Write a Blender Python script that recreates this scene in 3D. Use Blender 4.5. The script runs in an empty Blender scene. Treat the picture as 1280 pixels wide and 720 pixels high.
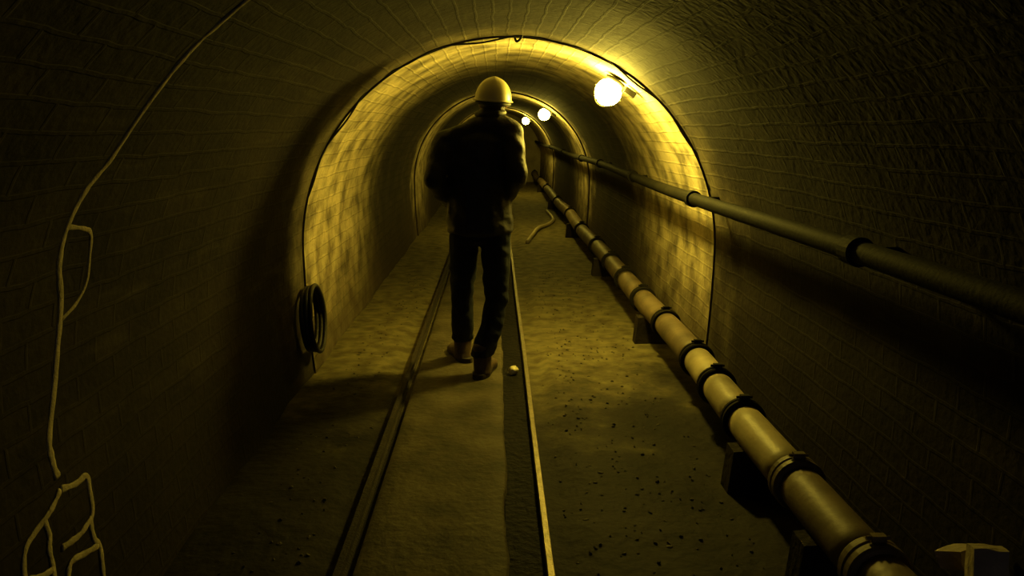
import bpy, bmesh, math, random
from mathutils import Vector, Matrix, noise
random.seed(7)
C = bpy.context.scene.collection
PI = math.pi

# ------------------------------------------------------------------ helpers
def obj(name, bm, mat, parent=None, smooth=True):
    me = bpy.data.meshes.new(name)
    bm.to_mesh(me); bm.free()
    if smooth:
        for p in me.polygons: p.use_smooth = True
    if mat is not None:
        for m in (mat if isinstance(mat, (list, tuple)) else [mat]): me.materials.append(m)
    o = bpy.data.objects.new(name, me); C.objects.link(o)
    if parent is not None: o.parent = parent
    return o

def tag(o, label, cat, group=None, kind=None):
    o['label'] = label; o['category'] = cat
    if group: o['group'] = group
    if kind: o['kind'] = kind
    return o

def thing(name, label, cat, loc=(0, 0, 0), rot=(0, 0, 0), group=None):
    o = bpy.data.objects.new(name, None); C.objects.link(o)
    o.empty_display_size = .1
    o.location = loc; o.rotation_euler = rot
    return tag(o, label, cat, group)

def struct(name, bm, mat, smooth=False):
    o = obj(name, bm, mat, None, smooth); o['kind'] = 'structure'; return o

def copy_tree(o, parent=None):
    c = o.copy(); C.objects.link(c); c.parent = parent
    for ch in list(o.children): copy_tree(ch, c)
    return c

def NB(): return bmesh.new()

def box(bm, x0, x1, y0, y1, z0, z1):
    vs = [bm.verts.new(p) for p in ((x0,y0,z0),(x1,y0,z0),(x1,y1,z0),(x0,y1,z0),(x0,y0,z1),(x1,y0,z1),(x1,y1,z1),(x0,y1,z1))]
    for f in ((0,3,2,1),(4,5,6,7),(0,1,5,4),(1,2,6,5),(2,3,7,6),(3,0,4,7)): bm.faces.new([vs[i] for i in f])
    return vs

def frame_along(pts, i, up0):
    a = pts[max(i-1, 0)]; b = pts[min(i+1, len(pts)-1)]
    t = (b-a).normalized()
    s = t.cross(up0)
    if s.length < 1e-4: s = t.cross(Vector((1, 0, 0)))
    s.normalize(); n = s.cross(t).normalized()
    return t, s, n

def tube(bm, pts, r, seg=10, closed=False, up=(0, 0, 1), cap=True):
    pts = [Vector(p) for p in pts]; up = Vector(up); rings = []
    N = len(pts)
    for i, p in enumerate(pts):
        if closed:
            t = (pts[(i+1) % N]-pts[i-1]).normalized(); s = t.cross(up)
            if s.length < 1e-4: s = t.cross(Vector((1, 0, 0)))
            s.normalize(); n = s.cross(t).normalized()
        else: t, s, n = frame_along(pts, i, up)
        rr = r[i] if isinstance(r, (list, tuple)) else r
        rings.append([bm.verts.new(p + s*math.cos(2*PI*k/seg)*rr + n*math.sin(2*PI*k/seg)*rr) for k in range(seg)])
    for i in range(N if closed else N-1):
        A, B = rings[i], rings[(i+1) % N]
        for k in range(seg): bm.faces.new((A[k], A[(k+1) % seg], B[(k+1) % seg], B[k]))
    if cap and not closed:
        bm.faces.new(list(reversed(rings[0]))); bm.faces.new(rings[-1])

def smooth_path(ctrl, n=8):
    P = [Vector(p) for p in ctrl]; out = []
    for i in range(len(P)-1):
        p0 = P[max(i-1, 0)]; p1 = P[i]; p2 = P[i+1]; p3 = P[min(i+2, len(P)-1)]
        for k in range(n):
            t = k/n
            out.append(.5*((2*p1)+(p2-p0)*t+(2*p0-5*p1+4*p2-p3)*t*t+(3*p1-p0-3*p2+p3)*t**3))
    out.append(P[-1]); return out

def lathe(bm, prof, seg=24, M=None):
    M = M or Matrix()
    rings = []
    for (r, z) in prof:
        rings.append([bm.verts.new(M @ Vector((r*math.cos(2*PI*k/seg), r*math.sin(2*PI*k/seg), z))) for k in range(seg)])
    for A, B in zip(rings, rings[1:]):
        for k in range(seg): bm.faces.new((A[k], A[(k+1) % seg], B[(k+1) % seg], B[k]))
    bm.faces.new(list(reversed(rings[0]))); bm.faces.new(rings[-1])

# ------------------------------------------------------------------ materials
def mat(name, base, rough=.7, metal=0., var=.25, scale=6., bump=.15, bscale=40., spec=.4):
    m = bpy.data.materials.new(name); m.use_nodes = True
    nt = m.node_tree; N = nt.nodes; L = nt.links
    b = N['Principled BSDF']; b.inputs['Roughness'].default_value = rough; b.inputs['Metallic'].default_value = metal
    b.inputs['Specular IOR Level'].default_value = spec
    tc = N.new('ShaderNodeTexCoord')
    n1 = N.new('ShaderNodeTexNoise'); n1.inputs['Scale'].default_value = scale; n1.inputs['Detail'].default_value = 6
    L.new(tc.outputs['Object'], n1.inputs['Vector'])
    cr = N.new('ShaderNodeValToRGB')
    cr.color_ramp.elements[0].position = .3; cr.color_ramp.elements[1].position = .7
    cr.color_ramp.elements[0].color = tuple(c*(1-var) for c in base)+(1,)
    cr.color_ramp.elements[1].color = tuple(min(1, c*(1+var)) for c in base)+(1,)
    L.new(n1.outputs['Fac'], cr.inputs['Fac']); L.new(cr.outputs['Color'], b.inputs['Base Color'])
    if bump:
        n2 = N.new('ShaderNodeTexNoise'); n2.inputs['Scale'].default_value = bscale; n2.inputs['Detail'].default_value = 4
        L.new(tc.outputs['Object'], n2.inputs['Vector'])
        bp = N.new('ShaderNodeBump'); bp.inputs['Strength'].default_value = bump; bp.inputs['Distance'].default_value = .02
        L.new(n2.outputs['Fac'], bp.inputs['Height']); L.new(bp.outputs['Normal'], b.inputs['Normal'])
    return m

def brick_mat(name, c1, c2, mortar, stain, stain_amt=.5, rough=.85, bump=.7, pale=None, lit_zones=None):
    """coursed brick, laid out on the surface's own arc length / run length (UV in metres)"""
    m = bpy.data.materials.new(name); m.use_nodes = True
    nt = m.node_tree; N = nt.nodes; L = nt.links
    b = N['Principled BSDF']; b.inputs['Roughness'].default_value = rough; b.inputs['Specular IOR Level'].default_value = .12
    uv = N.new('ShaderNodeUVMap'); uv.uv_map = 'metres'
    nz = N.new('ShaderNodeTexNoise'); nz.inputs['Scale'].default_value = 5; nz.inputs['Detail'].default_value = 3
    L.new(uv.outputs['UV'], nz.inputs['Vector'])
    sub = N.new('ShaderNodeVectorMath'); sub.operation = 'SUBTRACT'; sub.inputs[1].default_value = (.5, .5, .5)
    L.new(nz.outputs['Color'], sub.inputs[0])
    sc = N.new('ShaderNodeVectorMath'); sc.operation = 'SCALE'; sc.inputs['Scale'].default_value = .03
    L.new(sub.outputs[0], sc.inputs[0])
    ad = N.new('ShaderNodeVectorMath'); ad.operation = 'ADD'
    L.new(uv.outputs['UV'], ad.inputs[0]); L.new(sc.outputs[0], ad.inputs[1])
    br = N.new('ShaderNodeTexBrick')
    br.inputs['Scale'].default_value = 1.; br.inputs['Brick Width'].default_value = .225; br.inputs['Row Height'].default_value = .078
    br.inputs['Mortar Size'].default_value = .007; br.inputs['Mortar Smooth'].default_value = .4; br.inputs['Bias'].default_value = 0
    br.inputs['Color1'].default_value = c1+(1,); br.inputs['Color2'].default_value = c2+(1,); br.inputs['Mortar'].default_value = mortar+(1,)
    L.new(ad.outputs[0], br.inputs['Vector'])
    st = N.new('ShaderNodeTexNoise'); st.inputs['Scale'].default_value = 2.2; st.inputs['Detail'].default_value = 8; st.inputs['Roughness'].default_value = .65
    L.new(uv.outputs['UV'], st.inputs['Vector'])
    sr = N.new('ShaderNodeMapRange'); sr.inputs['From Min'].default_value = .42; sr.inputs['From Max'].default_value = .66
    sr.inputs['To Min'].default_value = 0; sr.inputs['To Max'].default_value = stain_amt
    L.new(st.outputs['Fac'], sr.inputs['Value'])
    mx = N.new('ShaderNodeMix'); mx.data_type = 'RGBA'
    L.new(sr.outputs['Result'], mx.inputs['Factor']); L.new(br.outputs['Color'], mx.inputs['A']); mx.inputs['B'].default_value = stain+(1,)
    last = mx.outputs['Result']
    if pale:
        p = N.new('ShaderNodeTexNoise'); p.inputs['Scale'].default_value = 1.; p.inputs['Detail'].default_value = 7; p.inputs['Roughness'].default_value = .6
        mp = N.new('ShaderNodeMapping'); mp.inputs['Scale'].default_value = (1.1, 7., 1.); L.new(uv.outputs['UV'], mp.inputs['Vector'])
        L.new(mp.outputs['Vector'], p.inputs['Vector'])
        pr = N.new('ShaderNodeMapRange'); pr.inputs['From Min'].default_value = .56; pr.inputs['From Max'].default_value = .72; pr.inputs['To Max'].default_value = .75
        L.new(p.outputs['Fac'], pr.inputs['Value'])
        m2 = N.new('ShaderNodeMix'); m2.data_type = 'RGBA'
        L.new(pr.outputs['Result'], m2.inputs['Factor']); L.new(last, m2.inputs['A']); m2.inputs['B'].default_value = pale+(1,)
        last = m2.outputs['Result']
    if lit_zones:
        # lamplight painted as pale zones: (colour, [(y from, y to, strength)]), ragged at its edges
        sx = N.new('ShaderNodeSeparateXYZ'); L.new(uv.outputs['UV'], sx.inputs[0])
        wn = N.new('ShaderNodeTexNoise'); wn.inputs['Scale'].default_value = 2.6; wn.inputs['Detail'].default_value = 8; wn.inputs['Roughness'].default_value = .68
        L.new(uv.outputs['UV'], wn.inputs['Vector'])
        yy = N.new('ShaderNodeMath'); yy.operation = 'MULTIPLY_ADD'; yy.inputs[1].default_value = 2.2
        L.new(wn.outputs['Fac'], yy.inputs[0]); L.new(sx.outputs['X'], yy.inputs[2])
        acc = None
        for y0, y1, amt in lit_zones[1]:
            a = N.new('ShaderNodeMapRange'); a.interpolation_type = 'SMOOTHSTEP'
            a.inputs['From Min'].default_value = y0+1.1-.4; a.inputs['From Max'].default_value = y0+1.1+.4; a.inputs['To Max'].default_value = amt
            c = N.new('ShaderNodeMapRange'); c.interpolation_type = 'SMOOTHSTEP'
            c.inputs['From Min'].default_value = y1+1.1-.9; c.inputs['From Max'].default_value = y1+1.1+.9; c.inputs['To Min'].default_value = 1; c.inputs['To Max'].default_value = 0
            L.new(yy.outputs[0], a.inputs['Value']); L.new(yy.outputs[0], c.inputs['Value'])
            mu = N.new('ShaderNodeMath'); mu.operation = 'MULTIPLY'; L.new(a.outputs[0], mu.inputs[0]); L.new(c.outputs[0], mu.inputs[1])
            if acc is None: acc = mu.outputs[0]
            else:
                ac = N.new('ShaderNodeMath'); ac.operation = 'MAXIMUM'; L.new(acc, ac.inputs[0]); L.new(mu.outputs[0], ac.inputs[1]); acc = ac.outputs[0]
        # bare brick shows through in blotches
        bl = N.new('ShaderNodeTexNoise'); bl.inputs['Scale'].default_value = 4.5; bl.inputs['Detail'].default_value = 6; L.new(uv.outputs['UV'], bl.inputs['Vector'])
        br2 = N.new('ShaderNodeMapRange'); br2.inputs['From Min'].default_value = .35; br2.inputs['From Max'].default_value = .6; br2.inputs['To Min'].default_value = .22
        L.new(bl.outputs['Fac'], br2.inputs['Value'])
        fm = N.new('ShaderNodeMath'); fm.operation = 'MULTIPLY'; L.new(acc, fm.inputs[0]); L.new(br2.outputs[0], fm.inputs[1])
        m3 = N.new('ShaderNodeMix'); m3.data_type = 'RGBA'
        L.new(fm.outputs[0], m3.inputs['Factor']); L.new(last, m3.inputs['A']); m3.inputs['B'].default_value = lit_zones[0]+(1,)
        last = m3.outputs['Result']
        # colour darkens raggedly towards the foot of the walls
        tc = N.new('ShaderNodeTexCoord'); sz = N.new('ShaderNodeSeparateXYZ'); L.new(tc.outputs['Object'], sz.inputs[0])
        gz = N.new('ShaderNodeMath'); gz.operation = 'MULTIPLY_ADD'; gz.inputs[1].default_value = 1.1; L.new(wn.outputs['Fac'], gz.inputs[0]); L.new(sz.outputs['Z'], gz.inputs[2])
        gm = N.new('ShaderNodeMapRange'); gm.interpolation_type = 'SMOOTHSTEP'; gm.inputs['From Min'].default_value = .55; gm.inputs['From Max'].default_value = 1.5
        gm.inputs['To Min'].default_value = .85; gm.inputs['To Max'].default_value = 0; L.new(gz.outputs[0], gm.inputs['Value'])
        m4 = N.new('ShaderNodeMix'); m4.data_type = 'RGBA'; L.new(gm.outputs[0], m4.inputs['Factor']); L.new(last, m4.inputs['A']); m4.inputs['B'].default_value = (.055, .040, .028, 1) if max(c1) > .05 else (.02, .016, .014, 1)
        last = m4.outputs['Result']
    L.new(last, b.inputs['Base Color'])
    inv = N.new('ShaderNodeMath'); inv.operation = 'SUBTRACT'; inv.inputs[0].default_value = 1; L.new(br.outputs['Fac'], inv.inputs[1])
    fn = N.new('ShaderNodeTexNoise'); fn.inputs['Scale'].default_value = 28; fn.inputs['Detail'].default_value = 5
    L.new(uv.outputs['UV'], fn.inputs['Vector'])
    ma = N.new('ShaderNodeMath'); ma.operation = 'MULTIPLY_ADD'; ma.inputs[1].default_value = .9
    L.new(fn.outputs['Fac'], ma.inputs[0]); L.new(inv.outputs[0], ma.inputs[2])
    bp = N.new('ShaderNodeBump'); bp.inputs['Strength'].default_value = bump; bp.inputs['Distance'].default_value = .012
    L.new(ma.outputs[0], bp.inputs['Height']); L.new(bp.outputs['Normal'], b.inputs['Normal'])
    return m

def emit(name, col, s):
    m = bpy.data.materials.new(name); m.use_nodes = True
    nt = m.node_tree; nt.nodes.remove(nt.nodes['Principled BSDF'])
    e = nt.nodes.new('ShaderNodeEmission'); e.inputs['Color'].default_value = col+(1,); e.inputs['Strength'].default_value = s
    nt.links.new(e.outputs[0], nt.nodes['Material Output'].inputs['Surface']); return m

LIT_TONE = (.66, .57, .36)
LIT_ZONES = (LIT_TONE, [(4.0, 4.7, .35), (4.72-.8, 7.0, .95), (11.15-.3, 12.8, .8), (17.85-.3, 29, .85)])  # pale stretches by each lamp paint its light onto the lining
M_near = brick_mat('dimmed_near_brick', (.030, .024, .024), (.046, .036, .030), (.042, .034, .028), (.012, .010, .012), .7, bump=.42, pale=(.085, .070, .055), lit_zones=(LIT_TONE, [(4.45, 6.5, .20)]))  # near lining darkened as painted shade; its pale band is painted lamp spill
M_far = brick_mat('lamp_lit_brick', (.055, .046, .034), (.080, .066, .046), (.06, .05, .035), (.025, .02, .016), .7, bump=.6, lit_zones=LIT_ZONES)
M_end = mat('lit_distance_wall', (.40, .35, .22), .85, 0, .3, 3, .3, 20, .1)
M_rim = brick_mat('arch_rim_brick', (.06, .045, .03), (.09, .07, .045), (.05, .04, .03), (.02, .016, .012), .6)
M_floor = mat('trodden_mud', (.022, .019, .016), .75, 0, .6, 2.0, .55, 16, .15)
def add_lit_floor(m, lit_col, y0):
    """painted light and shade: floor dark by the camera, paler farther in, with a ragged edge"""
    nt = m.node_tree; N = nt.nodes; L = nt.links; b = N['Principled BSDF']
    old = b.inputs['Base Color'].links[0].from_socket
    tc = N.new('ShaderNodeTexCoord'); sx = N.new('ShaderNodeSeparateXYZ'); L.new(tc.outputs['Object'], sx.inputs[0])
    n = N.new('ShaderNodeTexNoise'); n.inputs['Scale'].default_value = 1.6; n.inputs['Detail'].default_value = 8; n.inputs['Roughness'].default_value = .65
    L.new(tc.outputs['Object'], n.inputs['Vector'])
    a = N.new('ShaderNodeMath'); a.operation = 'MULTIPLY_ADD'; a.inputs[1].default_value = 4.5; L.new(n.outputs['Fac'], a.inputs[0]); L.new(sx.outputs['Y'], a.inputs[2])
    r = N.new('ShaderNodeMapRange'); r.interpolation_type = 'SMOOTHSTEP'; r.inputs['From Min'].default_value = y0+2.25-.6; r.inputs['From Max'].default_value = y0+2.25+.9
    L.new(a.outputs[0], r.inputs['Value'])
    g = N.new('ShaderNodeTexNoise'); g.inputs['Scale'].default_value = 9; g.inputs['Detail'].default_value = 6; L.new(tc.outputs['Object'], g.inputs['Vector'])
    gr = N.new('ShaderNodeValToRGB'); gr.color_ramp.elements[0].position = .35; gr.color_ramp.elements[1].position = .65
    gr.color_ramp.elements[0].color = tuple(c*.55 for c in lit_col)+(1,); gr.color_ramp.elements[1].color = tuple(c*1.25 for c in lit_col)+(1,)
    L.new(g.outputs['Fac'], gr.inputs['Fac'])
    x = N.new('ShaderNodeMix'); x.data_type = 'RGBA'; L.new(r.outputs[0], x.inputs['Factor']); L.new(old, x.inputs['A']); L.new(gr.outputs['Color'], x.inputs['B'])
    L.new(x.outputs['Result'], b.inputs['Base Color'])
M_chock = mat('wet_timber', (.03, .024, .018), .8, 0, .4, 9, .4, 40, .1)
M_gap_shade = mat('gap_shade', (.008, .007, .006), .8, 0, .4, 6, .8, 30, .15)
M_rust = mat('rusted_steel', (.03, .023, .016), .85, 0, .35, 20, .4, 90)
add_lit_floor(M_floor, (.155, .135, .07), 4.2)  # lamplit stretch of floor painted paler than the near mud
M_slab = mat('worn_concrete', (.085, .072, .046), .75, 0, .45, 4.5, .5, 26, .2)
M_stone = mat('ballast_stone', (.08, .07, .045), .8, 0, .5, 9, .5, 60)
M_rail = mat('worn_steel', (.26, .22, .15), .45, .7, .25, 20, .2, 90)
M_iron = mat('dark_iron', (.012, .011, .008), .75, 0, .35, 14, .1, 60, .1)
M_rubber = mat('black_rubber', (.022, .02, .018), .55, 0, .3, 12, .2, 60)
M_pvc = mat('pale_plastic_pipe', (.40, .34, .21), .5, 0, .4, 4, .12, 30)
M_pvc_shaded = mat('shaded_plastic_pipe', (.15, .115, .075), .55, 0, .45, 5, .12, 30)
M_cord = mat('pale_cord', (.52, .45, .31), .8, 0, .3, 14, .3, 120)
M_hose = mat('pale_hose', (.34, .29, .18), .4, 0, .2, 10, .1, 50)
M_jacket = mat('navy_jacket_cloth', (.013, .013, .019), .6, 0, .3, 8, .35, 22, .4)
M_trouser = mat('dark_denim', (.018, .022, .034), .85, 0, .3, 10, .3, 26, .15)
M_boot = mat('brown_leather', (.075, .05, .034), .6, 0, .3, 14, .2, 50)
M_sole = mat('boot_sole', (.035, .03, .025), .7)
M_skin = mat('skin', (.50, .32, .22), .55, 0, .08, 10, .05, 80)
M_hair = mat('dark_hair', (.03, .022, .016), .6, 0, .3, 30, .5, 120)
M_helmet = mat('helmet_shell', (.60, .55, .26), .35, 0, .06, 6, .02, 30, .5)
M_strap = mat('helmet_strap', (.05, .05, .045), .7)
M_pale = mat('bright_stone', (.70, .64, .42), .5, 0, .15, 12, .3, 40)
M_scrap = mat('pale_stone', (.42, .35, .26), .6, 0, .2, 12, .4, 40)
LAMP = (1.0, .745, .085)
M_glow = emit('lamp_glass', LAMP, 400.)
M_glow_dim = emit('weaker_lamp_glass', LAMP, 150.)

# ------------------------------------------------------------------ the tunnel shell
CX, ZS = .08, .75            # axis offset and springing height of the arch

def profile(r, n=72):
    """points (x, z, arc length) from the left foot over the crown to the right foot"""
    pts = []
    m = 10
    for i in range(m): pts.append((CX - r + .04*(1-i/m)**2, ZS*i/m - .06*(1-i/m)))
    for i in range(n+1):
        a = PI - PI*i/n; pts.append((CX + r*math.cos(a), ZS + r*math.sin(a)))
    for i in range(1, m+1): pts.append((CX + r - .04*(i/m)**2, ZS*(1-i/m) - .06*(i/m)))
    out = []; s = 0
    for i, p in enumerate(pts):
        if i: s += math.hypot(p[0]-pts[i-1][0], p[1]-pts[i-1][1])
        out.append((p[0], p[1], s))
    return out

def rough(p, amp):
    """slow irregularity of old brickwork, the same for neighbouring pieces"""
    q = Vector((p[0]*1.3, p[1]*1.1, p[2]*1.3))
    return amp*noise.noise(q) + amp*.5*noise.noise(q*3.1+Vector((5, 2, 9)))

def shell(name, r, i0, i1, y0, y1, material, step=.14, amp=.012):
    pr = profile(r); bm = NB(); uvl = bm.loops.layers.uv.new('metres')
    ny = max(2, round((y1-y0)/step)); grid = []
    for j in range(ny+1):
        y = y0+(y1-y0)*j/ny; row = []
        for i in range(i0, i1+1):
            x, z, s = pr[i]
            d = Vector((x-CX, 0, max(0, z-ZS))).normalized()
            edge = min(1, (y-y0)/.3, (y1-y)/.3)
            k = rough((x, y, z), amp)*max(0, edge)
            row.append((bm.verts.new((x+d.x*k, y, z+d.z*k)), (y, s)))
        grid.append(row)
    for j in range(ny):
        for i in range(i1-i0):
            q = (grid[j][i], grid[j][i+1], grid[j+1][i+1], grid[j+1][i])
            f = bm.faces.new([a[0] for a in q])
            for lp, a in zip(f.loops, q): lp[uvl].uv = a[1]
    return struct(name, bm, material, True)

NP = len(profile(1.0)) - 1
IA, IB = 22, NP-22            # where the side walls hand over to the crown
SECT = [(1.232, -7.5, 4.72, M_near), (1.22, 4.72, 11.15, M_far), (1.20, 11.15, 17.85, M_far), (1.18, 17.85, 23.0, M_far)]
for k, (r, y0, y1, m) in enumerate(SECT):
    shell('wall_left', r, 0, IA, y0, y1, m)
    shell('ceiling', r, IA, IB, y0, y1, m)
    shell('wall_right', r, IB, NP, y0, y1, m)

def rim(name, r_out, r_in, y, material):
    """the step in the lining seen end-on: a ring of brick on edge"""
    A = profile(r_out); B = profile(r_in); bm = NB(); uvl = bm.loops.layers.uv.new('metres')
    for i in range(NP):
        q = ((A[i], 0), (A[i+1], 0), (B[i+1], r_out-r_in), (B[i], r_out-r_in))
        f = bm.faces.new([bm.verts.new((a[0], y, a[1])) for a, t in q])
        for lp, (a, t) in zip(f.loops, q): lp[uvl].uv = (t, a[2])
    bmesh.ops.remove_doubles(bm, verts=bm.verts[:], dist=1e-5)
    return struct(name, bm, material)
rim('trim_1', 1.232, 1.22, 4.72, M_rim)
rim('trim_2', 1.22, 1.20, 11.15, M_rim)
rim('trim_3', 1.20, 1.18, 17.85, M_rim)

def bulkhead(name, y, r):
    pr = profile(r); bm = NB(); uvl = bm.loops.layers.uv.new('metres')
    vs = [bm.verts.new((p[0], y, p[1])) for p in pr]
    f = bm.faces.new(vs)   # added end wall, coloured pale to stand for the lit distance
    for lp in f.loops: lp[uvl].uv = (lp.vert.co.x, lp.vert.co.z)
    return struct(name, bm, M_end)
bulkhead('wall_far', 23.0, 1.18)

# floor: trodden mud with slow humps; kept below the track infill
def floor_h(x, y):
    h = .020*noise.noise(Vector((x*1.7, y*1.1, 0))) + .010*noise.noise(Vector((x*6, y*5, 3)))
    if -.66 < x < .32: h = min(h, -.002) - .012
    return h
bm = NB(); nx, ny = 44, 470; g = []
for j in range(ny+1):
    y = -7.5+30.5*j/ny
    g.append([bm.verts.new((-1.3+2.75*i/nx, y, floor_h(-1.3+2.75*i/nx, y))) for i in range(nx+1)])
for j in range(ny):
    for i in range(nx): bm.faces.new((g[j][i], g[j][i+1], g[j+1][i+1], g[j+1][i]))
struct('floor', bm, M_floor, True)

# concrete infill between the rails, its edge chipped, a gap left beside the right rail
bm = NB(); rows = []
ny = 330
for j in range(ny+1):
    y = -3+25.9*j/ny
    e = .035 + .014*noise.noise(Vector((1, y*2.3, 0))) + .008*noise.noise(Vector((4, y*9, 0)))
    xs = [-.475, -.46]+[-.46+(e-.012+.46)*t/8 for t in range(1, 9)]+[e, e]
    row = []
    for i, x in enumerate(xs):
        z = .036+.005*noise.noise(Vector((x*3, y*2, 7)))
        if i in (0, len(xs)-2): z -= .010
        if i == len(xs)-1: z = -.03
        row.append(bm.verts.new((x, y, z)))
    rows.append(row)
for A, B in zip(rows, rows[1:]):
    for i in range(len(A)-1): bm.faces.new((A[i], A[i+1], B[i+1], B[i]))
fs = struct('floor', bm, M_slab, True)

# dark strip that paints the shade in the gap beside the right rail
bm = NB(); rows = []
for j in range(301):
    y = -3+25.9*j/300
    rows.append([bm.verts.new((x, y, .008+.006*noise.noise(Vector((x*8, y*4, 2))))) for x in (.03, .06, .09, .12, .15, .165)])
for A, B in zip(rows, rows[1:]):
    for i in range(5): bm.faces.new((A[i], A[i+1], B[i+1], B[i]))
struct('floor', bm, M_gap_shade, True)

# ------------------------------------------------------------------ the narrow track
def rail(x, label, m):
    prof = [(-.016, 0), (.016, 0), (.016, .006), (.007, .014), (.006, .036), (.014, .042), (.0125, .054), (.010, .060), (-.010, .060), (-.0125, .054), (-.014, .042), (-.006, .036), (-.007, .014), (-.016, .006)]
    t = thing('rail', label, 'rail', (x, 0, -.012), group='rails of the narrow track')
    bm = NB(); rings = []
    for j in range(75):
        y = -3+25.9*j/74; dx = .006*noise.noise(Vector((x, y*.5, 1)))
        rings.append([bm.verts.new((a+dx, y, b)) for a, b in prof])
    n = len(prof)
    for A, B in zip(rings, rings[1:]):
        for k in range(n): bm.faces.new((A[k], A[(k+1) % n], B[(k+1) % n], B[k]))
    bm.faces.new(list(reversed(rings[0]))); bm.faces.new(rings[-1])
    obj('rail_bar', bm, m, t, False)
    return t
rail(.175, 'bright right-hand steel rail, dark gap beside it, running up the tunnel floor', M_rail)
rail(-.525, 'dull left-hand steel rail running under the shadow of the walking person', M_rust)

# loose ballast outside the rails
bm = NB(); bmesh.ops.create_icosphere(bm, subdivisions=1, radius=1); bm.verts.ensure_lookup_table()
IV = [v.co.copy() for v in bm.verts]; IF = [[v.index for v in f.verts] for f in bm.faces]; bm.free()
bm = NB()
for k in range(800):
    y = 1.6 + 6.6*random.random()**1.4
    x = random.uniform(.26, .93) if random.random() < .72 else random.uniform(-.93, -.62)
    sz = random.uniform(.004, .010)
    R = Matrix.Rotation(random.random()*6, 3, Vector((random.random(), random.random(), 1)))
    sq = Vector((random.uniform(.8, 1.5), random.uniform(.7, 1.2), random.uniform(.4, .7)))*sz
    nv = []
    for c in IV:
        c = c*(1+.3*noise.noise(c*1.4+Vector((k*3.1, 0, 0))))
        nv.append(bm.verts.new((R @ Vector((c.x*sq.x, c.y*sq.y, c.z*sq.z))) + Vector((x, y, floor_h(x, y)+sz*.1))))
    for f in IF: bm.faces.new([nv[i] for i in f])
o = obj('gravel', bm, M_stone, None, False); tag(o, 'loose stones scattered over the mud beside the rails', 'gravel', kind='stuff')

# ------------------------------------------------------------------ jointed pipe along the foot of the right wall
PX, PZ, PR = 1.085, .225, .078
pipe = thing('water_pipe', 'pale jointed pipe with dark coupling bands along the foot of the right wall', 'pipe', (PX, 0, PZ))
joints = [1.62, 2.06, 2.66, 3.30, 3.77, 4.22, 5.02, 5.75, 6.55, 7.45, 8.6, 10.0, 11.8, 14.0, 17.0, 20, 22.9]
def pipe_c(y): return Vector((.012*math.sin(y*1.7)+.012*noise.noise(Vector((y*.8, 0, 0))), y, .010*math.sin(y*1.1+1)))
ys = [-3.0]+joints
for a, b in zip(ys, ys[1:]):
    bm = NB(); n = max(4, int((b-a)/.12))
    pts = [pipe_c(a+.012+(b-a-.024)*i/n) for i in range(n+1)]
    rr = [PR*(1.0 if 0 < i < n else .97) for i in range(n+1)]
    tube(bm, pts, rr, 28)
    obj('pipe_section', bm, M_pvc if 3.0 < b < 5.0 else M_pvc_shaded, pipe)  # sections away from the lamp coloured darker, as painted shade
for i, y in enumerate(joints):
    wide = .030 if i not in (2, 0, 1) else .040
    c0, c1 = pipe_c(y-.2), pipe_c(y+.2); d = (c1-c0).normalized(); c = pipe_c(y)
    bm = NB()
    pr = [(-wide, PR+.001), (-wide, PR+.012), (-wide*.75, PR+.018), (-.007, PR+.018), (-.004, PR+.013), (.004, PR+.013), (.007, PR+.018), (wide*.75, PR+.018), (wide, PR+.012), (wide, PR+.001)]
    Mx = Matrix.Translation(c) @ d.to_track_quat('Z', 'Y').to_matrix().to_4x4()
    lathe(bm, [(r, z) for z, r in pr], 30, Mx)
    box(bm, c.x-.02, c.x+.02, c.y-.012, c.y+.012, c.z+PR+.012, c.z+PR+.036)   # clamp ears and bolt
    tube(bm, [c+Vector((-.034, 0, PR+.026)), c+Vector((.034, 0, PR+.026))], .006, 8)
    cp = obj('coupling', bm, M_iron if i > 2 else M_pvc_shaded, pipe, False)
for y in (.6, 2.34, 3.1, 5.4, 8.0, 11.0, 15, 19):
    bm = NB(); c = pipe_c(y)
    # small timber chock with a hollow for the pipe
    prof = [(-.13, -PZ-.02), (.13, -PZ-.02), (.11, -.045)]+[(PR*1.01*math.sin(a), -PR*1.01*math.cos(a)) for a in [1.0-.2*k for k in range(11)]]+[(-.11, -.045)]
    A = [bm.verts.new((c.x+a, y-.05, c.z+b)) for a, b in prof]; B = [bm.verts.new((c.x+a, y+.05, c.z+b)) for a, b in prof]
    n = len(prof)
    for k in range(n): bm.faces.new((A[k], A[(k+1) % n], B[(k+1) % n], B[k]))
    bm.faces.new(list(reversed(A))); bm.faces.new(B)
    obj('support_block', bm, M_chock, pipe, False)

# ------------------------------------------------------------------ dark pipe at waist height on the right wall
rail_p = thing('handrail', 'dark pipe handrail fixed along the right wall at waist height', 'handrail', (1.12, 0, 1.075))
def hr(y): return Vector((.0, y, .012*math.sin(y*.9)+.006*y*.3))
bm = NB(); tube(bm, [hr(-3+25.9*i/140) for i in range(141)], .036, 18)
obj('pipe', bm, M_iron, rail_p)
for y in (-1.2, .5, 2.45, 4.55, 6.6, 8.7, 10.6, 13.5, 16.5, 20):
    c = hr(y); wx = CX+ (1.232 if y < 4.72 else 1.22 if y < 11.15 else 1.20 if y < 17.8 else 1.18)*math.cos(.25)-1.12+.03
    bm = NB(); lathe(bm, [(.036, -.035), (.047, -.035), (.047, .035), (.036, .035)], 20, Matrix.Translation(c) @ Matrix.Rotation(PI/2, 4, 'X'))
    cl = obj('pipe_clamp', bm, M_iron, rail_p, False)
    bm = NB(); tube(bm, [c+Vector((.03, 0, 0)), c+Vector((wx, 0, 0))], .012, 10)
    obj('bracket', bm, M_iron, rail_p)

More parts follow.
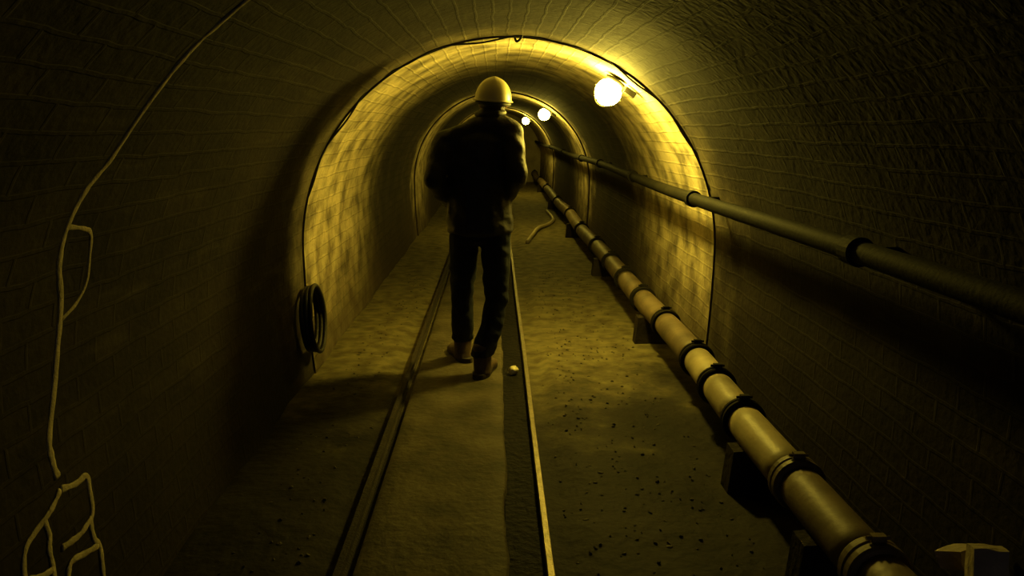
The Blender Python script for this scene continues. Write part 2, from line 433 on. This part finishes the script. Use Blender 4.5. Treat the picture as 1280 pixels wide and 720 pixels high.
# ------------------------------------------------------------------ lamps on the upper right of the arch
def make_lamp(glass):
    """axis +Z is out of the wall towards the tunnel; Y along the tunnel"""
    t = thing('bulkhead_lamp', '', 'lamp', group='lamps along the tunnel')
    bm = NB()
    lathe(bm, [(.02, -.014), (.062, -.014), (.066, -.009), (.064, .0), (.050, .006), (.044, .010), (.02, .011)], 32)
    obj('lamp_base', bm, M_iron, t)
    bm = NB(); c = .074; R = .082
    lathe(bm, [(.040, .006)]+[(R*math.sin(q), c-R*math.cos(q)) for q in [.5+(PI-.52)*i/15 for i in range(16)]], 30)
    obj('lamp_glass', bm, glass, t)
    bm = NB()
    for k in range(4):
        q = PI/4+PI/2*k
        tube(bm, [(math.cos(q)*r, math.sin(q)*r, z) for r, z in [(.056, .0)]+[((R+.012)*math.sin(u), c-(R+.012)*math.cos(u)) for u in [.62+(PI-.64)*i/14 for i in range(15)]]], .0026, 6, up=(-math.sin(q), math.cos(q), 0))
    tube(bm, [((R+.012)*math.cos(u), (R+.012)*math.sin(u), c) for u in [2*PI*i/32 for i in range(32)]], .0026, 6, closed=True)
    obj('wire_guard', bm, M_iron, t)
    bm = NB(); box(bm, -.03, .03, -.15, -.075, -.014, .022); obj('junction_box', bm, M_iron, t, False)
    return t
lamp0 = make_lamp(M_glow); lamp1 = make_lamp(M_glow_dim)
lamps = [(5.02, 1.22, 'nearest and brightest of the yellow lamps, above the dark handrail'),
         (11.45, 1.20, 'small yellow lamp down the tunnel, right of the helmet, on the second arch'),
         (18.2, 1.18, 'farthest yellow lamp, just past the right shoulder of the walking person')]
for i, (y, r, lab) in enumerate(lamps):
    o = (lamp0, lamp1)[i] if i < 2 else copy_tree(lamp1)
    a = math.radians(57); d = Vector((math.cos(a), 0, math.sin(a)))
    o.location = Vector((CX, y, ZS)) + d*(r-.032)
    o.rotation_euler = (Matrix.Rotation(-(PI/2-a)+PI, 4, 'Y') if False else (-d).to_track_quat('Z', 'Y').to_matrix().to_4x4()).to_euler()
    o['label'] = lab

# dark flex that follows the rim of the lit arch from crown to handrail
bm = NB(); pts = []
for i in range(80):
    a = math.radians(17 + 148*i/79); r = 1.222+.010*math.sin(i*.55)+.01*math.sin(i*.23+1)
    pts.append((CX+r*math.cos(a), 4.695+.01*math.sin(i*.31), ZS+r*math.sin(a)))
tube(bm, pts, .0055, 8, up=(0, 1, 0))
cab = obj('cable', bm, M_rubber); tag(cab, 'thin dark cable following the rim of the brightly lit arch', 'cable')
# little hook of wire hanging at the crown of the rim
bm = NB(); a = math.radians(83); c = Vector((CX+.05, 4.68, ZS+1.26))
tube(bm, smooth_path([c+Vector((.03, 0, .0)), c+Vector((.02, 0, -.02)), c+Vector((.01, -.012, -.05)), c+Vector((-.012, -.015, -.065)), c+Vector((-.022, -.01, -.045))], 6), .007, 8, up=(0, 1, 0))
o = obj('hook', bm, M_rubber); tag(o, 'small dark wire hook at the crown of the lit arch', 'hook')

# ------------------------------------------------------------------ pale cord round the arch near the camera and netting at its foot
def on_near(z_or_a, y, off=.012):
    """point just inside the near lining; height on the left leg of the arch"""
    return None
def nwall(y, z, side=-1, off=.012):
    r = 1.232
    x = r if z < ZS else math.sqrt(max(0, r*r-(z-ZS)**2))
    if z < ZS: x -= .04*(1-z/ZS)**2
    d = Vector((x, 0, max(0, z-ZS))).normalized()
    p = Vector((CX+side*x, y, z)); k = rough((p.x, y, z), .012)-off
    return Vector((p.x+side*d.x*k, y, p.z+d.z*k))
def ribbon(bm, lst, w, n=5, seed=0):
    """low flattened strand pressed against the lining"""
    P = smooth_path([nwall(y, z, -1, .001) for y, z in lst], n); rows = []
    for i, p in enumerate(P):
        t = (P[min(i+1, len(P)-1)]-P[max(i-1, 0)]).normalized()
        nrm = Vector((CX-p.x, 0, -max(0, p.z-ZS))).normalized()
        sd = t.cross(nrm).normalized(); nrm = sd.cross(t)
        if nrm.dot(Vector((CX-p.x, 0, ZS-p.z))) < 0: nrm = -nrm
        ww = w*(1+.45*noise.noise(Vector((i*.45, seed, 0)))); h = .25*ww
        rows.append([bm.verts.new(p+sd*ww*a+nrm*h*b) for a, b in ((-1, -.4), (-.8, .35), (-.35, .8), (.35, .8), (.8, .35), (1, -.4))])
    for A, B in zip(rows, rows[1:]):
        for k in range(5): bm.faces.new((A[k], A[k+1], B[k+1], B[k]))
        bm.faces.new((A[5], A[0], B[0], B[5]))
    bm.faces.new(rows[0]); bm.faces.new(list(reversed(rows[-1])))
ctrl = [(1.985, .565), (1.975, .62), (1.98, .68), (2.03, .80), (2.05, .92), (2.05, 1.02), (2.01, 1.13), (2.0, 1.22), (2.02, 1.31), (2.07, 1.38), (2.08, 1.46), (2.07, 1.57), (2.06, 1.66), (2.07, 1.72), (2.06, 1.80), (2.05, 1.88), (2.03, 1.95), (2.05, 2.0)]
bm = NB(); ribbon(bm, ctrl, .013, 6)
ribbon(bm, ((2.0, 1.22), (2.09, 1.205), (2.135, 1.185), (2.16, 1.12), (2.17, 1.05), (2.13, 1.0), (2.06, .97)), .007)
bmesh.ops.recalc_face_normals(bm, faces=bm.faces[:])
o = obj('cord', bm, M_cord); tag(o, 'pale flat cord running up over the brick of the left wall', 'cord')
bm = NB()
for i, l in enumerate(([(1.985, .530), (2.06, .512), (2.12, .508), (2.125, .46), (2.125, .405), (2.105, .37), (2.11, .32), (2.13, .285), (2.12, .22), (2.11, .16)],
    [(1.985, .530), (1.945, .505), (1.90, .488), (1.85, .475), (1.81, .455), (1.79, .40), (1.80, .33)],
    [(2.11, .385), (2.05, .372), (2.0, .375), (1.95, .382)], [(1.90, .488), (1.91, .44), (1.90, .41), (1.90, .352), (1.89, .29)],
    [(2.12, .295), (2.05, .31), (1.98, .325), (1.95, .29)], [(1.80, .38), (1.85, .36), (1.90, .352)])): ribbon(bm, l, .010, 5, i)
bmesh.ops.recalc_face_normals(bm, faces=bm.faces[:])
o = obj('netting', bm, M_cord); tag(o, 'ragged pale netting with open loops low on the left wall below the cord', 'netting')

# pale broken bricks jutting from the right wall by the camera
def chunk(name, c, size, rot, label, mat_, rnd=.12):
    bm = NB(); bmesh.ops.create_cube(bm, size=1.0); bmesh.ops.subdivide_edges(bm, edges=bm.edges[:], cuts=5, use_grid_fill=True)
    for v in bm.verts:
        p = v.co*1.0; p = p.lerp(p.normalized()*.55, rnd) + noise.noise_vector(p*2.2+Vector(c)*9)*.05
        v.co = Vector((p.x*size[0], p.y*size[1], p.z*size[2]))
    sm_ = rnd > .3
    bmesh.ops.rotate(bm, verts=bm.verts[:], cent=(0, 0, 0), matrix=Matrix.Rotation(rot[2], 3, 'Z') @ Matrix.Rotation(rot[0], 3, 'X'))
    o = obj(name, bm, mat_, None, sm_); o.location = c; return tag(o, label, 'brick')
chunk('brick', (1.248, 1.96, .325), (.085, .075, .05), (-.40, 0, .5), 'pale broken brick jutting from the foot of the right wall beside the pipe', M_scrap)
chunk('brick', (1.245, 1.835, .365), (.085, .06, .11), (-.25, 0, -.2), 'upright pale broken brick at the right edge, nearer than the tilted brick', M_scrap)
o = chunk('stone', (.100, 4.64, .034), (.055, .05, .05), (.5, 0, .7), 'small pale stone in the dark gap beside the right boot', M_pale, .75); o['category'] = 'stone'

# hose coil leaning at the foot of the left wall, just inside the rim
bm = NB(); 
for k in range(3):
    tube(bm, [(.020*math.cos(t*1)+(k-1)*.024, (.165+.010*math.sin(3*t+k))*math.cos(t), .20+(.195+.01*math.cos(2*t+k))*math.sin(t)) for t in [2*PI*i/40 for i in range(40)]], .0135, 8, closed=True, up=(1, 0, 0))
o = obj('hose_coil', bm, M_rubber); o.location = (-1.07, 4.62, .165); o.rotation_euler = (0, math.radians(-3), .1)
tag(o, 'dark coil of hose hanging against the left wall at the foot of the lit arch', 'hose')

# pale hose lying across the floor under the second lamp
bm = NB(); tube(bm, smooth_path([(.40, 10.3, .028), (.50, 11.0, .03), (.62, 11.75, .035), (.78, 12.2, .03), (.90, 12.7, .035), (.93, 13.4, .03), (.90, 14.3, .03)], 8), .028, 12)
o = obj('hose', bm, M_hose); tag(o, 'pale hose looping across the floor in the distance beside the pipe', 'hose')

# ------------------------------------------------------------------ the walking person, seen from behind
def unit_ball(nu, nv):
    V = [(0, 0, 1)]+[(math.sin(PI*j/nv)*math.cos(2*PI*i/nu), math.sin(PI*j/nv)*math.sin(2*PI*i/nu), math.cos(PI*j/nv)) for j in range(1, nv) for i in range(nu)]+[(0, 0, -1)]
    F = [(0, 1+i, 1+(i+1) % nu) for i in range(nu)]
    for j in range(nv-2):
        for i in range(nu): F.append((1+j*nu+i, 1+(j+1)*nu+i, 1+(j+1)*nu+(i+1) % nu, 1+j*nu+(i+1) % nu))
    k = 1+(nv-2)*nu; F += [(k+(i+1) % nu, k+i, len(V)-1) for i in range(nu)]
    return V, F
BALL = unit_ball(16, 10)
def remesh(name, blobs, voxel, m, parent=None, it=6, fac=.5):
    """blobs: chains of (x,y,z,rx,ry,rz); filled densely and fused into ONE continuous surface"""
    V, F = [], []
    def ball(p):
        b = len(V)
        V.extend((p[0]+v[0]*p[3], p[1]+v[1]*p[4], p[2]+v[2]*p[5]) for v in BALL[0])
        F.extend(tuple(b+i for i in f) for f in BALL[1])
    for ch in blobs:
        if len(ch) == 1: ball(ch[0]); continue
        for a, b in zip(ch, ch[1:]):
            L = (Vector(a[:3])-Vector(b[:3])).length
            n = max(1, int(L/max(.004, min(min(a[3:]), min(b[3:]))*.3)))
            for i in range(n+1): ball([a[k]+(b[k]-a[k])*i/n for k in range(6)])
    me = bpy.data.meshes.new(name+'_raw'); me.from_pydata(V, [], F)
    o = bpy.data.objects.new(name+'_raw', me); C.objects.link(o)
    md = o.modifiers.new('r', 'REMESH'); md.mode = 'VOXEL'; md.voxel_size = voxel
    sm = o.modifiers.new('s', 'SMOOTH'); sm.iterations = it; sm.factor = fac
    dg = bpy.context.evaluated_depsgraph_get()
    res = bpy.data.meshes.new_from_object(o.evaluated_get(dg)); res.name = name
    bpy.data.objects.remove(o); bpy.data.meshes.remove(me)
    for p in res.polygons: p.use_smooth = True
    res.materials.clear(); res.materials.append(m)
    r = bpy.data.objects.new(name, res); C.objects.link(r)
    if parent: r.parent = parent
    return r
def s(x, y, z, r): return (x, y, z, r, r, r)

# joints (world metres)
HEAD = (-.015, 4.665, 1.615)
NECK = (-.055, 4.63, 1.46)
SHL, SHR = (-.288, 4.61, 1.372), (.082, 4.605, 1.425)
ELL, ELR = (-.345, 4.50, 1.185), (.120, 4.485, 1.215)
WRL, WRR = (-.265, 4.715, 1.035), (.035, 4.715, 1.045)
HIPL, HIPR = (-.185, 4.63, .885), (-.005, 4.62, .885)
KNL, KNR = (-.210, 4.755, .485), (.000, 4.605, .475)
ANL, ANR = (-.215, 4.885, .105), (-.085, 4.545, .095)

def hand(wr, sgn):
    """open hand resting flat on the front of the belt, fingers pointing inward; sgn = +1 fingers run to +X"""
    w = Vector(wr); ch = []
    fw = Vector((sgn*.80, .42, -.42)).normalized(); up = Vector((0, .1, 1)); up = (up-fw*up.dot(fw)).normalized(); nrm = fw.cross(up)*sgn
    def P(a, b, c=0, r=.009): q = w+fw*a+up*b+nrm*c; return (q.x, q.y, q.z, r, r, r)
    for b in (-.026, -.009, .009, .026): ch.append([P(.0, b*.6, 0, .016), P(.045, b, 0, .0145), P(.085, b, 0, .0125)])
    for b, ln in ((-.030, .058), (-.010, .072), (.011, .078), (.031, .070)):
        ch.append([P(.085, b, 0, .0095), P(.085+ln*.45, b*1.1, -.004, .009), P(.085+ln*.78, b*1.12, -.014, .0083), P(.085+ln, b*1.12, -.026, .0072)])
    ch.append([P(.025, .026, 0, .013), P(.052, .050, -.008, .0105), P(.075, .066, -.014, .0095), P(.094, .074, -.022, .008)])
    return ch
body = []
# head: skull, face, jaw
hx, hy, hz = HEAD
body += [[(hx, hy-.012, hz+.025, .075, .092, .088)], [(hx, hy+.020, hz-.02, .066, .072, .085)],
         [(hx, hy+.045, hz-.075, .048, .045, .040), (hx, hy+.062, hz-.090, .026, .022, .022)],
         [(hx, hy+.090, hz+.012, .010, .012, .016), (hx, hy+.106, hz-.016, .012, .013, .011)],
         [(hx-.012, hy+.093, hz-.052, .010, .009, .006), (hx+.012, hy+.093, hz-.052, .010, .009, .006)],
         [(hx-.026, hy+.078, hz+.036, .020, .012, .008), (hx+.026, hy+.078, hz+.036, .020, .012, .008)],
         [(hx-.030, hy+.080, hz+.016, .011, .009, .008)], [(hx+.030, hy+.080, hz+.016, .011, .009, .008)]]
for sx in (-1, 1): body += [[(hx+sx*.077, hy-.002, hz+.010, .010, .018, .026), (hx+sx*.074, hy+.004, hz-.022, .008, .012, .016)]]
body += [[s(*NECK, .058), (hx, hy-.012, hz-.07, .054, .058, .058)]]
# trunk
body += [[(NECK[0]-.02, 4.625, 1.43, .075, .060, .05), (-.10, 4.62, 1.36, .165, .095, .07), (-.105, 4.625, 1.22, .160, .105, .10), (-.10, 4.63, 1.08, .140, .100, .10), (-.095, 4.63, .94, .160, .105, .09), (-.095, 4.63, .88, .150, .10, .07)]]
for sh, el, wr, sg in ((SHL, ELL, WRL, 1), (SHR, ELR, WRR, -1)):
    body += [[s(*sh, .056), s(*[(a*.5+b*.5) for a, b in zip(sh, el)], .048), s(*el, .040), s(*[(a*.65+b*.35) for a, b in zip(el, wr)], .040), s(*wr, .027)]]
    body += hand(wr, sg)
for hp, kn, an in ((HIPL, KNL, ANL), (HIPR, KNR, ANR)):
    body += [[s(*hp, .082), s(*[a*.5+b*.5 for a, b in zip(hp, kn)], .070), s(*kn, .052), s(kn[0]*.65+an[0]*.35, kn[1]*.65+an[1]*.35-.012, kn[2]*.65+an[2]*.35, .053), s(*an, .036)],
             [s(an[0], an[1]-.02, .055, .034), (an[0]+(-.012 if hp is HIPL else .003), an[1]+.07, .05, .038, .05, .026), (an[0]+(-.02 if hp is HIPL else .006), an[1]+.135, .042, .038, .04, .018)]]
person = remesh('person', body, .0055, M_skin, None, 3)
tag(person, 'person in pale helmet, dark jacket and trousers walking away up the track', 'person')

# hair under the helmet
remesh('hair', [[(hx, hy-.030, hz+.035, .080, .085, .090), (hx, hy-.050, hz-.035, .068, .050, .050), (hx, hy-.045, hz-.065, .064, .045, .035), (hx-.015, hy-.045, hz-.12, .066, .045, .03)]], .006, M_hair, person, 3)
# jacket: body, collar, two sleeves
jk = [[(NECK[0]-.005, 4.622, 1.475, .070, .066, .028), (NECK[0]-.015, 4.622, 1.440, .095, .080, .05), (-.100, 4.615, 1.385, .170, .115, .070), (-.107, 4.618, 1.26, .188, .130, .09), (-.102, 4.625, 1.10, .184, .130, .09), (-.095, 4.63, .97, .194, .142, .08), (-.093, 4.63, .885, .200, .148, .04)],
      [s(NECK[0]+.0, 4.615, 1.475, .078), s(SHL[0], SHL[1], SHL[2]+.004, .078)], [s(NECK[0]+.035, 4.615, 1.490, .078), s(SHR[0], SHR[1], SHR[2]+.008, .078)], [s(NECK[0]+.012, 4.612, 1.49, .082), s(NECK[0]+.022, 4.618, 1.525, .074)]]
for sh, el, wr in ((SHL, ELL, WRL), (SHR, ELR, WRR)):
    mid = [a*.5+b*.5 for a, b in zip(sh, el)]; fm = [a*.5+b*.5 for a, b in zip(el, wr)]; ed = [a*.08+b*.92 for a, b in zip(el, wr)]
    jk += [[s(*sh, .080), s(*mid, .068), s(mid[0]*.4+el[0]*.6, mid[1]*.4+el[1]*.6, mid[2]*.4+el[2]*.6, .060), s(*el, .060), s(*fm, .056), s(*ed, .043)]]
jacket = remesh('jacket', jk, .008, M_jacket, person, 5)
# soft folds in the cloth
def folds(o, amp, f):
    for v in o.data.vertices:
        q = v.co; n = v.normal
        v.co = q + n*(amp*noise.noise(Vector((q.x*f, q.y*f, q.z*f*1.6+q.x*8))) + amp*.5*noise.noise(q*f*2.3))
folds(jacket, .009, 9)
bm = NB(); tube(bm, [(NECK[0]+.024+.074*math.cos(a), 4.622+.074*math.sin(a), 1.550+.008*math.sin(a)+.004*math.cos(a)) for a in [2*PI*i/32 for i in range(32)]], .017, 10, closed=True)
obj('collar', bm, M_jacket, jacket)
# trousers
tr = [[(-.095, 4.63, .98, .165, .115, .03), (-.095, 4.63, .90, .172, .122, .06), (-.095, 4.63, .845, .160, .11, .05)]]
for hp, kn, an in ((HIPL, KNL, ANL), (HIPR, KNR, ANR)):
    mid = [a*.5+b*.5 for a, b in zip(hp, kn)]
    tr += [[(hp[0], hp[1], hp[2], .090, .105, .09), (mid[0], mid[1], mid[2], .084, .09, .085), s(*kn, .070), s(kn[0]*.55+an[0]*.45, kn[1]*.55+an[1]*.45-.012, kn[2]*.55+an[2]*.45, .068), (an[0], an[1]-.008, an[2]+.075, .070, .076, .03)]]
trousers = remesh('trousers', tr, .008, M_trouser, person, 4); folds(trousers, .008, 11)
# boots: upper with a sole each
for an, tx in ((ANL, -.045), (ANR, .03)):
    ax, ay = an[0], an[1]
    bt = remesh('boot', [[(ax, ay-.012, .215, .058, .064, .03), (ax, ay-.012, .15, .056, .064, .04), (ax, ay-.016, .075, .052, .066, .034)],
                 [(ax, ay-.024, .066, .052, .062, .036), (ax+tx*.4, ay+.06, .074, .053, .055, .044), (ax+tx, ay+.125, .066, .056, .06, .036), (ax+tx*1.3, ay+.165, .064, .052, .042, .032)]], .006, M_boot, person, 2)
    bm = NB(); outline = []
    for k in range(32):
        t = 2*PI*k/32; u = math.sin(t); w = .058*(1+.10*u)-(.009*math.exp(-(u/.3)**2))
        yy = ay+.055+(abs(u)**.8*(1 if u > 0 else -1))*.160; cx_ = math.cos(t); outline.append((ax+tx*(yy-ay)/.13+w*abs(cx_)**.7*(1 if cx_ > 0 else -1), yy))
    A = [bm.verts.new((x, y, .040)) for x, y in outline]; B = [bm.verts.new((x, y, .066)) for x, y in outline]
    for k in range(32): bm.faces.new((A[k], A[(k+1) % 32], B[(k+1) % 32], B[k]))
    bm.faces.new(list(reversed(A))); bm.faces.new(B)
    obj('sole', bm, M_sole, bt, False)
    bm = NB(); hl = [(x, y) for x, y in outline if y < ay-.005]; hl.sort(key=lambda q: math.atan2(q[1]-(ay-.03), q[0]-ax))
    A = [bm.verts.new((x, y, .028)) for x, y in hl]; B = [bm.verts.new((x, y, .042)) for x, y in hl]; n = len(hl)
    for k in range(n): bm.faces.new((A[k], A[(k+1) % n], B[(k+1) % n], B[k]))
    bm.faces.new(list(reversed(A))); bm.faces.new(B)
    obj('heel', bm, M_sole, bt, False)
# helmet: shell with raised crest, brim and inner band
def helmet():
    bm = NB(); seg = 40; rings = []
    for j in range(15):
        a = PI/2*j/14; row = []
        for k in range(seg):
            t = 2*PI*k/seg; rx, ry = .104, .132
            cr = .0035*math.exp(-((math.cos(t)*math.cos(a)*rx)/.016)**2)*(1 if j > 1 else 0)
            row.append(bm.verts.new((rx*math.cos(t)*math.cos(a), ry*math.sin(t)*math.cos(a), .125*math.sin(a) + cr)))
        rings.append(row)
    for A, B in zip(rings, rings[1:]):
        for k in range(seg): bm.faces.new((A[k], A[(k+1) % seg], B[(k+1) % seg], B[k]))
    bmesh.ops.remove_doubles(bm, verts=bm.verts[:], dist=.0008)
    h = obj('helmet', bm, M_helmet, person)
    bm = NB(); inn, out, low = [], [], []
    for k in range(seg):
        t = 2*PI*k/seg; f = max(0, math.sin(t))**2
        inn.append(bm.verts.new((.103*math.cos(t), .131*math.sin(t), .003)))
        out.append(bm.verts.new((.116*math.cos(t)*(1), .145*math.sin(t)+.04*f*math.sin(t), -.008-.006*f)))
        low.append(bm.verts.new((.101*math.cos(t), .129*math.sin(t), -.006)))
    for k in range(seg):
        n = (k+1) % seg
        bm.faces.new((out[k], out[n], inn[n], inn[k])); bm.faces.new((low[k], low[n], out[n], out[k]))
    obj('brim', bm, M_helmet, h)
    bm = NB(); tube(bm, [(.093*math.cos(t), .112*math.sin(t)-.004, -.02) for t in [2*PI*i/32 for i in range(32)]], .010, 8, closed=True)
    obj('head_band', bm, M_strap, h)
    h.location = (hx, hy-.004, hz+.012); h.rotation_euler = (math.radians(4), math.radians(4), 0)
helmet()

# ------------------------------------------------------------------ air, camera, colour management
W = bpy.data.worlds.new('World'); bpy.context.scene.world = W; W.use_nodes = True
W.node_tree.nodes['Background'].inputs['Color'].default_value = (.85, .84, .9, 1)
W.node_tree.nodes['Background'].inputs['Strength'].default_value = .45   # added dim fill, let in through the open end behind the camera

cam = bpy.data.cameras.new('camera'); co = bpy.data.objects.new('camera', cam); C.objects.link(co)
cam.sensor_width = 36; cam.lens = 36*1000/1280; cam.clip_start = .05; cam.clip_end = 100
p = math.atan(198/1000); psi = math.atan(20/1000*math.cos(p))
co.location = (0, 0, 1.46)
co.rotation_euler = (PI/2-p, 0, -psi)
sc = bpy.context.scene; sc.camera = co
vs = sc.view_settings; vs.view_transform = 'Standard'; vs.look = 'None'; vs.gamma = 1; vs.use_curve_mapping = False
vs.exposure = 0.0
